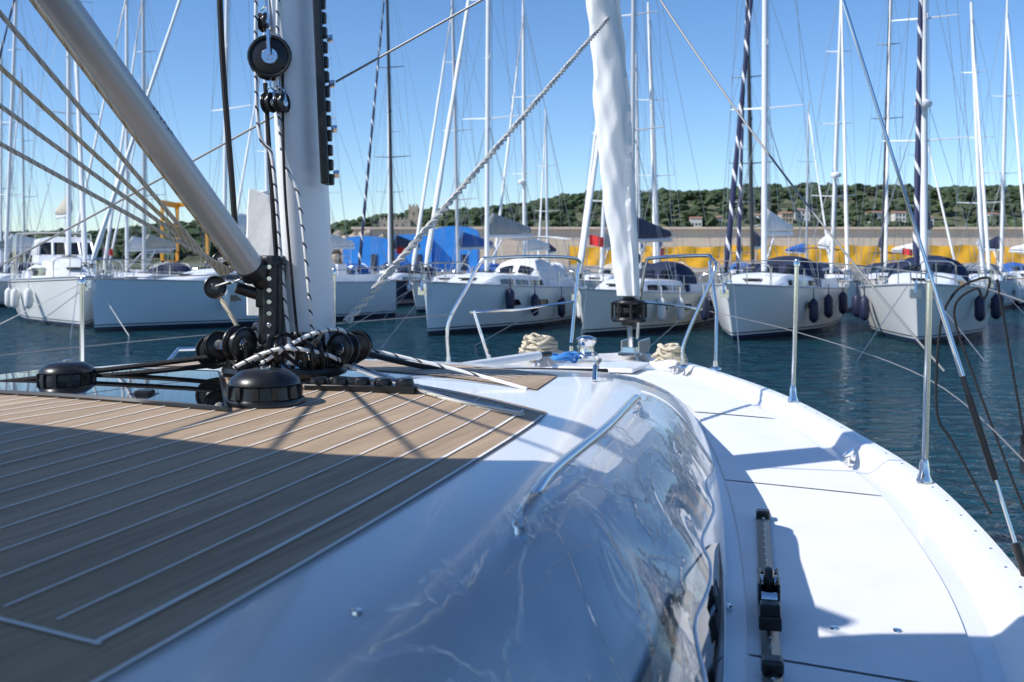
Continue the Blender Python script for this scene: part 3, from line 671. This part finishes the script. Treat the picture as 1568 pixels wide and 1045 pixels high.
def block(name,c,r,axis,par=None,strap=None):
    E=par or empty(name); c=Vector(c); ax=Vector(axis).normalized()
    w=r*.38
    mb=MB(); mb.lathe(c,[(0,-w),(r*.75,-w),(r*.9,-w*.8),(r*.92,-w*.45),(r*.78,-w*.3),(r*.74,0),(r*.78,w*.3),(r*.92,w*.45),(r*.9,w*.8),(r*.75,w),(0,w)],22,axis=ax); mb.torus(c+ax*w*.9,r*.93,r*.09,ax,20,6); mb.torus(c-ax*w*.9,r*.93,r*.09,ax,20,6); mb.obj('sheave_and_cheeks',black,E)
    mb=MB(); mb.lathe(c,[(0,-w*1.15),(r*.36,-w*1.15),(r*.40,-w),(r*.40,w),(r*.36,w*1.15),(r*.2,w*1.15),(r*.18,w*1.3),(0,w*1.3)],14,axis=ax); mb.obj('axle',steel,E)
    if strap is not None:
        d=(Vector(strap)-c).normalized(); mb=MB(); side=ax*w*1.25
        mb.tube([c+side,c+side+d*r*1.2,c+d*r*1.6,c-side+d*r*1.2,c-side],r*.13,6); mb.tube([c+d*r*1.5,Vector(strap)],r*.1,6); mb.obj('shackle',steel,E)
    return E
block('halyard_block',(-.845,3.48,EYE+.71),.075,(.15,-1,.05),strap=(-.86,3.5,EYE+.93))
block('halyard_block',(-.80,3.46,EYE+.55),.036,(1,-.3,.05),strap=(-.82,3.47,EYE+.66))
block('halyard_block',(-.845,3.46,EYE+.55),.036,(1,-.3,.05),strap=(-.84,3.47,EYE+.66))
block('halyard_block',(-.87,3.5,EYE+.84),.034,(1,-.3,.05),strap=(-.87,3.5,EYE+1.0))
block('halyard_block',(-1.02,3.42,EYE-.09),.038,(.3,-1,.2),strap=(-.9,3.46,EYE-.05))
block('halyard_block',(-1.0,3.42,EYE-.0),.03,(.3,-1,.2),strap=(-.9,3.46,EYE-.0))
E2=empty('turning_block_cluster')
for a in range(0,360,30):
    rr=.20; c=Vector((-.80+rr*1.25*math.cos(math.radians(a)),3.52+rr*.8*math.sin(math.radians(a)),EYE-.30+.02*math.sin(a)))
    ax=Vector((-math.sin(math.radians(a)),math.cos(math.radians(a)),.15*math.sin(a*3)))
    block('b',c,.055+.008*math.sin(a*2),ax,par=E2)
mb=MB(); mb.torus((-.80,3.52,EYE-.38),.2,.02,n=28); 
for a in range(0,360,30):
    c=Vector((-.80+.2*math.cos(math.radians(a)),3.52+.17*math.sin(math.radians(a)),EYE-.37)); mb.tube([c,c+Vector((0,0,.08))],.012,6)
mb.obj('deck_collar',black,E2)
def dome(c,r,hh):
    E=empty('line_organiser'); c=Vector(c); mb=MB(); n=28
    mb.lathe(c,[(r*1.0,0),(r*1.02,hh*.12),(r*.98,hh*.2),(r*.9,hh*.22),(r*.86,hh*.55),(r*.9,hh*.6),(r*.86,hh*.75),(r*.6,hh*.95),(r*.3,hh),(0,hh*1.0)],n); mb.obj('cap',black,E,bevel=0)
    mb=MB()
    for i in range(12):
        a=2*math.pi*i/12; mb.box(c+Vector((r*.9*math.cos(a),r*.9*math.sin(a),hh*.4)),(r*.1,r*.16,hh*.34),Matrix.Rotation(a,3,'Z'))
    mb.obj('ribs',black,E,False,bevel=.002)
    mb=MB(); mb.lathe(c+Vector((0,0,hh)),[(r*.12,0),(r*.12,.006),(0,.008)],12); mb.obj('cap_screw',steel,E)
dome((-.72,2.9,EYE-.418),.115,.105); dome((-1.53,3.42,EYE-.43),.10,.085)
E=empty('deck_organiser'); mb=MB(); mb.box((-.48,3.18,EYE-.405),(.36,.07,.025),Matrix.Rotation(-.15,3,'Z')); 
for i in range(5): mb.lathe((-.62+i*.07,3.20-i*.01,EYE-.40),[(.028,0),(.030,.012),(.026,.028),(0,.03)],14)
mb.obj('plate_and_sheaves',black,E,bevel=.003)
E=empty('skylight_latch'); mb=MB(); mb.box((-1.1,2.98,EYE-.41),(.09,.035,.03)); mb.box((-1.1,2.98,EYE-.40),(.05,.05,.03)); mb.obj('latch',black,E,False,bevel=.006)
# ---- vang
E=empty('boom_vang')
v0=Vector((-.89,3.42,EYE-.03)); v1=Vector((-1.20,2.6,EYE+.70)); vd=(v1-v0).normalized()
mb=MB(); mb.tube([v0,v0+vd*2.4],.046,24); mb.obj('outer_tube',alu,E)
mb=MB(); mb.tube([v0-vd*.02,v0+vd*.03],.05,24); mb.tube([v0,Vector((-.84,3.47,EYE-.10))],.035,12); mb.box((-.85,3.46,EYE-.10),(.07,.06,.12)); mb.tube([v0+Vector((-.06,0,-.06)),Vector((-.84,3.47,EYE-.13))],.022,8); mb.obj('end_fitting',black,E,bevel=.006)
mb=MB(); mb.tube([v0+vd*.05+Vector((0,0,-.046)),v0+vd*2.3+Vector((0,0,-.046))],.007,6); mb.obj('groove',black,E)
mb=MB()
sd=vd.cross(Vector((0,0,1))).normalized(); 
if sd.x<0: sd=-sd
upv=sd.cross(vd).normalized()
if upv.z<0: upv=-upv
nn=(sd*.9+upv*.45).normalized()
for k in range(6): 
    c=v0+vd*(.62+k*.020)+nn*.0462; bt=nn.cross(vd)
    M=Matrix((vd,bt,nn)).transposed(); mb.box(c,(.011,.003,.001),M); mb.box(c+bt*(.005 if k%2 else -.005),(.003,.009,.0014),M)
mb.obj('maker_lettering',black,E,False)
def rope(name,pts,r,m,n=8,sag=0):
    P=curve(pts,8) if len(pts)>2 else [Vector(pts[0]).lerp(Vector(pts[1]),i/12)-Vector((0,0,sag*4*(i/12)*(1-i/12))) for i in range(13)]
    E=empty(name); MB().tube(P,r,n).obj('strand',m,E); return E
for i,(o,dz) in enumerate([((-.08,-.02),.02),((-.13,0),-.04),((-.17,.02),-.10),((-.21,.0),-.17),((-.05,.0),.08)]):
    a=Vector((-1.0+.012*i,3.43,EYE-.05+.005*i)); bb=Vector((-1.2+o[0]*1.6,2.6+o[1],EYE+.62+dz*1.2)); d=bb-a
    rope('vang_rope',[a,a+d*.5,a+d*2.3],.007,[ropeG,ropeB,ropeG,ropeG,ropeB][i])
rope('vang_rope',[(-1.02,3.42,EYE-.1),(-.95,3.4,EYE-.2),(-.9,3.42,EYE-.32)],.008,ropeB)
rope('halyard_rope',[(-.80,3.5,EYE+2.5),(-.815,3.47,EYE+.6),(-.735,3.45,EYE+.2),(-.69,3.45,EYE-.26)],.007,ropeW)
rope('halyard_rope',[(-.87,3.5,EYE+2.5),(-.89,3.46,EYE+.65),(-.83,3.45,EYE+.35),(-.80,3.45,EYE+.0),(-.77,3.45,EYE-.3)],.007,ropeW)
rope('halyard_rope',[(-.86,3.47,EYE+.62),(-.83,3.45,EYE+.2),(-.815,3.45,EYE-.02)],.008,blackm)
rope('halyard_rope',[(-.80,3.47,EYE+.70),(-.785,3.44,EYE+.25),(-.74,3.44,EYE-.28)],.005,blackm)
rope('halyard_rope',[(-1.08,3.6,EYE+2.0),(-1.055,3.6,EYE+.9),(-1.01,3.6,EYE+.25),(-1.0,3.6,EYE+.1)],.011,blackm)
for i in range(4):
    rope('control_line',[(-.68+.02*i,3.56-.02*i,EYE-.33-.005*i),(-.45+.01*i,3.32,EYE-.385),(-.2,3.05-.012*i,EYE-.415),(.0+.01*i,2.84-.02*i,EYE-.428)],.0075,[ropeW,blackm,ropeW,ropeG][i])
rope('control_line',[(-1.0,3.5,EYE-.33),(-1.35,3.45,EYE-.37),(-1.9,3.4,EYE-.43),(-2.5,3.35,EYE-.47)],.009,blackm)
rope('control_line',[(-1.0,3.5,EYE-.36),(-1.4,3.5,EYE-.40),(-2.1,3.55,EYE-.45)],.009,blackm)
rope('control_line',[(-.66,3.6,EYE-.3),(-.3,3.9,EYE-.42),(.1,4.2,EYE-.46),(.42,4.4,EYE-.485)],.010,blackm)
rope('control_line',[(-.66,3.55,EYE-.28),(-.2,3.5,EYE-.38),(.05,3.35,EYE-.43)],.006,ropeW)
for i in range(12):
    a=random.uniform(0,6.28); rr=random.uniform(.12,.25); c=Vector((-.80,3.50,EYE-.31)); 
    P=[c+Vector((rr*math.cos(a+k*.7),rr*.8*math.sin(a+k*.7),random.uniform(-.07,.07))) for k in range(4)]
    rope('coiled_line',P,.007,random.choice((blackm,blackm,blackm,ropeW,ropeG)))
A=Vector((-.60,3.62,EYE-.22)); Bq=Vector((.69,7.05,EYE+1.73))
E=empty('braided_stay_rope'); 
for ph in(0,math.pi):
    d=(Bq-A); dn=d.normalized(); s1=dn.cross(Vector((0,0,1))).normalized(); s2=dn.cross(s1)
    N=520; MB().tube([A+d*(i/N)+(s1*math.cos(ph+i*.42)+s2*math.sin(ph+i*.42))*.008 for i in range(N+1)],.009,5).obj('strand',ropeG,E)
rope('thin_stay',[(.0,3.4,EYE+.95),(-2.6,4.4,EYE-.2)],.0045,wired,sag=.01)
# ---- furled genoa
E=empty('furled_genoa'); f0=Vector((.90,7.72,EYE-.27)); f1=Vector((-.6,4.2,EYE+11.5)); rows=[]; N=320; n=48
for i in range(N+1):
    u=(i/N)**1.5*.92; c=f0.lerp(f1,u); R=.082+.045*min(1,u*8)-.06*u; R*= (.55 if i==0 else 1)
    c=c+Vector((.008*math.sin(u*55),0,0))
    r_=[]
    for j in range(n):
        a=2*math.pi*j/n; z=u*12
        q=1+.10*math.sin(a*2+z*2.2)+.045*math.sin(a*3-z*5)+.04*math.sin(a*6+z*11)+.03*math.sin(a*4-z*19)
        ph=((a-z*.5+1.2+.25*math.sin(z*3))/(2*math.pi))%1.0
        q+=.34*(1-ph)**3-.10
        ph2=((a+3.6-z*.6)/(2*math.pi))%1.0; q+=.18*(1-ph2)**5
        r_.append(c+Vector((R*q*math.cos(a),R*q*math.sin(a),0)))
    rows.append(r_)
MB().grid(rows,closed=True).obj('rolled_sail',sailw,E,ang=75)
mb=MB(); mb.tube([f0-Vector((-.03,-.1,.4)),f0],.02,8); mb.obj('stay_rod',steel,E)
E=empty('furler_drum'); c=f0+Vector((.01,.02,-.2)); mb=MB()
mb.lathe(c,[(.0,0),(.13,0),(.14,.02),(.13,.035),(.07,.045),(.09,.08),(.07,.12),(.12,.135),(.13,.15),(.12,.165),(.05,.18),(.045,.24),(0,.25)],24); mb.lathe(c-Vector((0,0,.03)),[(0,0),(.06,0),(.06,.03),(0,.03)],14)
for a in range(0,360,45): mb.tube([c+Vector((.13*math.cos(math.radians(a)),.13*math.sin(math.radians(a)),.02)),c+Vector((.13*math.cos(math.radians(a)),.13*math.sin(math.radians(a)),.15))],.012,5)
mb.obj('drum',black,E)
mb=MB(); mb.torus(c+Vector((0,0,.08)),.085,.018); mb.torus(c+Vector((0,0,.1)),.09,.014); mb.obj('furling_line',blackm,E)
# ---- pulpit
E=empty('bow_pulpit'); mb=MB()
z=EYE
mb.tube(curve([(-.46,7.2,z-.71),(-.46,7.2,z-.45),(-.33,7.2,z-.2),(-.22,7.2,z+.0),(-.14,7.25,z+.02),(.15,7.6,z+.035),(.45,8.0,z+.03),(.55,8.15,z+.0),(.54,8.15,z-.1),(.48,8.05,z-.66)],6),.0135,10)
mb.tube([(-.30,7.22,z-.37),(-.0,7.5,z-.37),(.5,8.1,z-.33)],.011,8)
mb.tube([(-.28,7.22,z-.36),(-.17,7.3,z-.72)],.012,8)
mb.tube(curve([(1.0,7.95,z-.62),(1.02,7.9,z-.3),(1.05,7.8,z-.02),(1.10,7.7,z+.025),(1.38,7.2,z+.04),(1.42,7.1,z+.02),(1.42,7.0,z-.08),(1.22,7.0,z-.55),(1.20,7.0,z-.70)],6),.0135,10)
mb.tube([(1.03,7.85,z-.32),(1.2,7.5,z-.33),(1.34,7.05,z-.34)],.011,8)
mb.tube([(1.40,7.05,z-.0),(1.42,6.9,z-.35),(1.40,6.85,z-.72)],.012,8)
mb.obj('tubes',steel,E)
mb=MB()
for p in((-.46,7.2),(.48,8.05),(1.0,7.95),(1.2,7.0),(1.40,6.85),(-.17,7.3)): mb.lathe((p[0],p[1],z-.745),[(0,0),(.04,0),(.038,.01),(.018,.02),(.016,.06)],14)
mb.obj('feet',steel,E)
mb=MB(); mb.lathe((.98,7.9,z-.02),[(0,0),(.035,0),(.04,.02),(.04,.06),(.03,.08),(0,.08)],14); mb.obj('nav_light',black,E)
def stanchion(s,side,top,lean=0):
    E=empty('stanchion'); b_=Bp(s,side*(g(s)-.05),hd(s)); t_=b_.copy(); t_.z=EYE-top; t_.x+=lean
    mb=MB(); mb.tube([b_,t_],.0125,10); mb.lathe(b_,[(0.03,0),(.03,.01),(.02,.03),(.018,.07),(.0125,.09)],14); mb.lathe(t_,[(.016,-.03),(.018,0),(.01,.012),(0,.014)],10); mb.tube([t_-Vector((.015,0,.0)),t_+Vector((.015,0,0))],.01,6)
    mb.obj('post',steel,E); return b_,t_
S1=stanchion(2.55,1,.0,.02); S2=stanchion(1.02,1,.05,.02); S0=stanchion(-.8,1,.12); SP=stanchion(1.1,-1,.10); SP2=stanchion(2.6,-1,.06)
mid=lambda q:q[0].lerp(q[1],.5)
rope('lifeline',[(1.40,7.0,EYE+.0),S1[1],S2[1],S0[1]],.003,wired)
rope('lifeline',[(1.38,6.95,EYE-.35),mid(S1),mid(S2),mid(S0)],.0025,wired)
rope('lifeline',[(-.3,7.15,EYE-.0),SP2[1],SP[1],Bp(-1.5,-2.4,.15)],.003,wired)
rope('lifeline',[(-.4,7.15,EYE-.38),mid(SP2),mid(SP),Bp(-1.5,-2.4,.5)],.003,wired)
# ---- starboard shroud
E=empty('shroud'); s0=Vector((1.45,2.80,EYE-.90)); s1=Vector((1.04,3.12,EYE+.81)); d=(s1-s0)
mb=MB(); mb.tube([s0,s0+d*5],.0055,8); mb.obj('wire',steel,E)
mb=MB(); mb.tube([s0+d*.16,s0+d*.30],.011,10); mb.tube([s0,s0+d*.06],.013,10); mb.tube([s0+d*.30,s0+d*.33],.008,8); mb.obj('turnbuckle',black,E)
mb=MB(); mb.tube([s0+d*.33,s0+d*.46],.008,10); mb.box(s0,(.02,.06,.08)); mb.obj('swage',steel,E)
s2=Vector((1.47,2.72,EYE-.90)); s3=Vector((1.34,2.75,EYE-.05)); d2=s3-s2
E=empty('runner_tackle'); mb=MB(); mb.tube([s2+d2*.35,s2+d2*.5],.011,10); mb.tube([s2+d2*.05,s2+d2*.2],.013,10); mb.box(s2+d2*.42,(.03,.025,.08)); mb.obj('fittings',black,E)
mb=MB(); mb.tube([s2,s3],.0035,8); mb.obj('line',blackm,E)
rope('hanging_line',[(1.36,2.95,EYE-.06),(1.33,3.0,EYE-.10),(1.29,3.0,EYE-.2),(1.28,3.0,EYE-.45),(1.33,3.0,EYE-.55),(1.42,2.95,EYE-.75)],.004,blackm)
rope('hanging_line',[(1.36,2.95,EYE-.06),(1.39,2.9,EYE-.05),(1.375,2.9,EYE-.11),(1.35,2.9,EYE-.08),(1.31,2.95,EYE-.15),(1.35,2.9,EYE-.35),(1.44,2.8,EYE-.7)],.0035,blackm)
rope('thin_stay',[(.72,5,EYE+1.35),(1.65,3.8,EYE-.42)],.005,wired,sag=.06)
# ---- foredeck gear
def coil(c,r,m,k=9):
    E=empty('rope_coil'); c=Vector(c)
    for i in range(k):
        ox,oy=random.uniform(-.03,.03),random.uniform(-.03,.03)
        P=[c+Vector((ox+r*(1-.05*i)*math.cos(a)*(1+random.uniform(-.2,.2)),oy+r*.75*math.sin(a)*(1+random.uniform(-.2,.2)),.010*i+random.uniform(-.012,.04))) for a in [2*math.pi*j/9 for j in range(9)]]
        MB().tube(curve(P+[P[0]],4),.011,6).obj('loop',m,E)
coil((.20,7.55,EYE-.70),.15,ropeB,12); coil((1.14,7.2,EYE-.72),.11,ropeB,10)
coil((.38,7.3,EYE-.72),.10,ropeBlue,3)
R=Matrix.Rotation(math.radians(-22),3,'Z')
E=empty('windlass'); c=Vector((.55,7.35,EYE-.72)); mb=MB(); mb.lathe(c,[(0,0),(.09,0),(.09,.03),(.06,.05),(.055,.1),(.075,.13),(.075,.15),(.03,.17),(0,.17)],20); mb.box(c+Vector((0,.12,.04)),(.12,.2,.08)); mb.obj('drum',steel,E,bevel=.004)
E=empty('foredeck_hatch'); mb=MB(); c=Bp(3.05,0,deckh(3.05)-.03); mb.box(c,(.55,.55,.035),R); mb.obj('frame',alu,E,False,bevel=.01); MB().box(c+Vector((0,0,.021)),(.48,.48,.012),R).obj('pane',glass,E,False,bevel=.004)
E=empty('foredeck_locker_hatch'); mb=MB(); c=Bp(3.85,0,deckh(3.85)-.025); mb.box(c,(.6,.5,.03),R); mb.obj('lid',gel,E,False,bevel=.015)
def cleat(s,t):
    E=empty('mooring_cleat'); c=Bp(s,t,deckh(s,t)); R=Matrix.Rotation(math.radians(-30),3,'Z'); mb=MB()
    for q in(-.04,.04): mb.tube([c+R@Vector((0,q,0)),c+R@Vector((0,q,.04))],.012,8)
    mb.tube([c+R@Vector((0,-.11,.05)),c+R@Vector((0,-.04,.045)),c+R@Vector((0,.04,.045)),c+R@Vector((0,.11,.05))],[.007,.013,.013,.007],8); mb.obj('horns',steel,E)
cleat(3.9,.52); cleat(3.9,-.52); cleat(1.45,1.83); 
E=empty('bow_roller'); mb=MB(); c=Bp(4.75,0,.73); mb.box(c,(.14,.45,.03),R); mb.box(c+R@Vector((.07,.05,.05)),(.01,.35,.1),R); mb.box(c+R@Vector((-.07,.05,.05)),(.01,.35,.1),R); mb.obj('cheeks',steel,E,False,bevel=.003)
E=empty('spinnaker_pole'); mb=MB(); mb.tube([Bp(1.55,-.95,.70),Bp(3.5,-.35,.66)],.03,12); mb.obj('tube',mastw,E); mb=MB(); mb.tube([Bp(1.4,-1.0,.70),Bp(1.56,-.95,.70)],.022,8); mb.tube([Bp(3.49,-.35,.66),Bp(3.62,-.31,.66)],.022,8); mb.obj('end_fittings',black,E)
E=empty('coachroof_handrail'); mb=MB()
for sg in(1,-1):
    P=[Bp(s,sg*(tt(s)+.04),roofh(s,tt(s))-.05) for s in(.55,.8,1.1,1.4,1.7)]; mb.tube([Bp(.5,sg*(tt(.5)+.04),roofh(.5,tt(.5)))]+P+[Bp(1.75,sg*(tt(1.75)+.04),roofh(1.75,tt(1.75)))],.009,8)
mb.obj('rail',steel,E)
E=empty('snap_fastener'); mb=MB()
for s,t in((-2.15,1.42),(-1.9,1.41)): mb.lathe(Bp(s,t,roofh(s,1.3)+.012),[(.009,0),(.008,.005),(0,.006)],12)
mb.obj('studs',steel,E)
E=empty('deck_filler_cap'); mb=MB()
for s,t in((-.3,1.62),(-.3,2.05),(-.35,1.9)): mb.lathe(Bp(s,t,deckh(s,t)-.004),[(.012,0),(.011,.004),(0,.005)],12)
mb.obj('caps',steel,E)
# ---- bimini canopy over cockpit (throws the foreground shade)
E=empty('bimini_canopy')
rows=[]; fe=herm([-3.9,-2.85,-1.5,-.9,0.0],[2.25,2.15,1.70,1.84,1.86])
for j in range(9):
    v=j/8; r_=[]
    for i in range(19):
        u=i/18; x=-3.9+3.95*u; yf=fe(x); y=yf*(1-v)+(-.9)*v; r_.append((x,y,EYE+.80+.08*(1-(2*u-1)**2)+.05*math.sin(v*math.pi)))
    rows.append(r_)
MB().grid(rows).obj('fabric',greyc,E)
mb=MB(); 
for j in(0,4,8): mb.tube(rows[j],.014,8)
for i in(0,18): p=Vector(rows[8][i]); mb.tube([p,Vector((p.x,p.y-.3,EYE-.85))],.014,8)
mb.obj('frame',steel,E)
# ------------------------------------------------------------------ light
ts=Vector((-.68,-.26,.70)).normalized(); el=math.asin(ts.z); az=math.atan2(ts.x,ts.y)
w=bpy.data.worlds.new('World'); sc.world=w; w.use_nodes=True; nt=w.node_tree; bg=nt.nodes['Background']
sky=nt.nodes.new('ShaderNodeTexSky'); sky.sky_type='NISHITA'; sky.sun_disc=False; sky.sun_elevation=el; sky.sun_rotation=az%(2*math.pi); sky.air_density=.9; sky.dust_density=.1; sky.ozone_density=2.6
hs=nt.nodes.new('ShaderNodeHueSaturation'); hs.inputs['Saturation'].default_value=1.15
mxs=nt.nodes.new('ShaderNodeMix'); mxs.data_type='RGBA'; mxs.blend_type='MULTIPLY'; mxs.inputs[0].default_value=1; mxs.inputs[7].default_value=(.90,.97,1.08,1)
nt.links.new(sky.outputs[0],hs.inputs['Color']); nt.links.new(hs.outputs[0],mxs.inputs[6]); nt.links.new(mxs.outputs[2],bg.inputs[0]); bg.inputs[1].default_value=.15
sl=bpy.data.lights.new('sun','SUN'); sl.energy=5.0; sl.angle=math.radians(.5); sl.color=(1,.965,.91); so=bpy.data.objects.new('sun',sl); sc.collection.objects.link(so); so.rotation_euler=(-ts).to_track_quat('-Z','Y').to_euler()
cam=bpy.data.cameras.new('camera'); co=bpy.data.objects.new('camera',cam); sc.collection.objects.link(co); sc.camera=co
co.location=(0,0,EYE); co.rotation_euler=(math.radians(90),0,0); cam.lens=35; cam.sensor_width=36; cam.shift_y=-.078; cam.clip_start=.05; cam.clip_end=8000
cam.dof.use_dof=True; cam.dof.focus_distance=3.6; cam.dof.aperture_fstop=5.6
sc.view_settings.view_transform='Standard'; sc.view_settings.look='None'; sc.view_settings.exposure=0
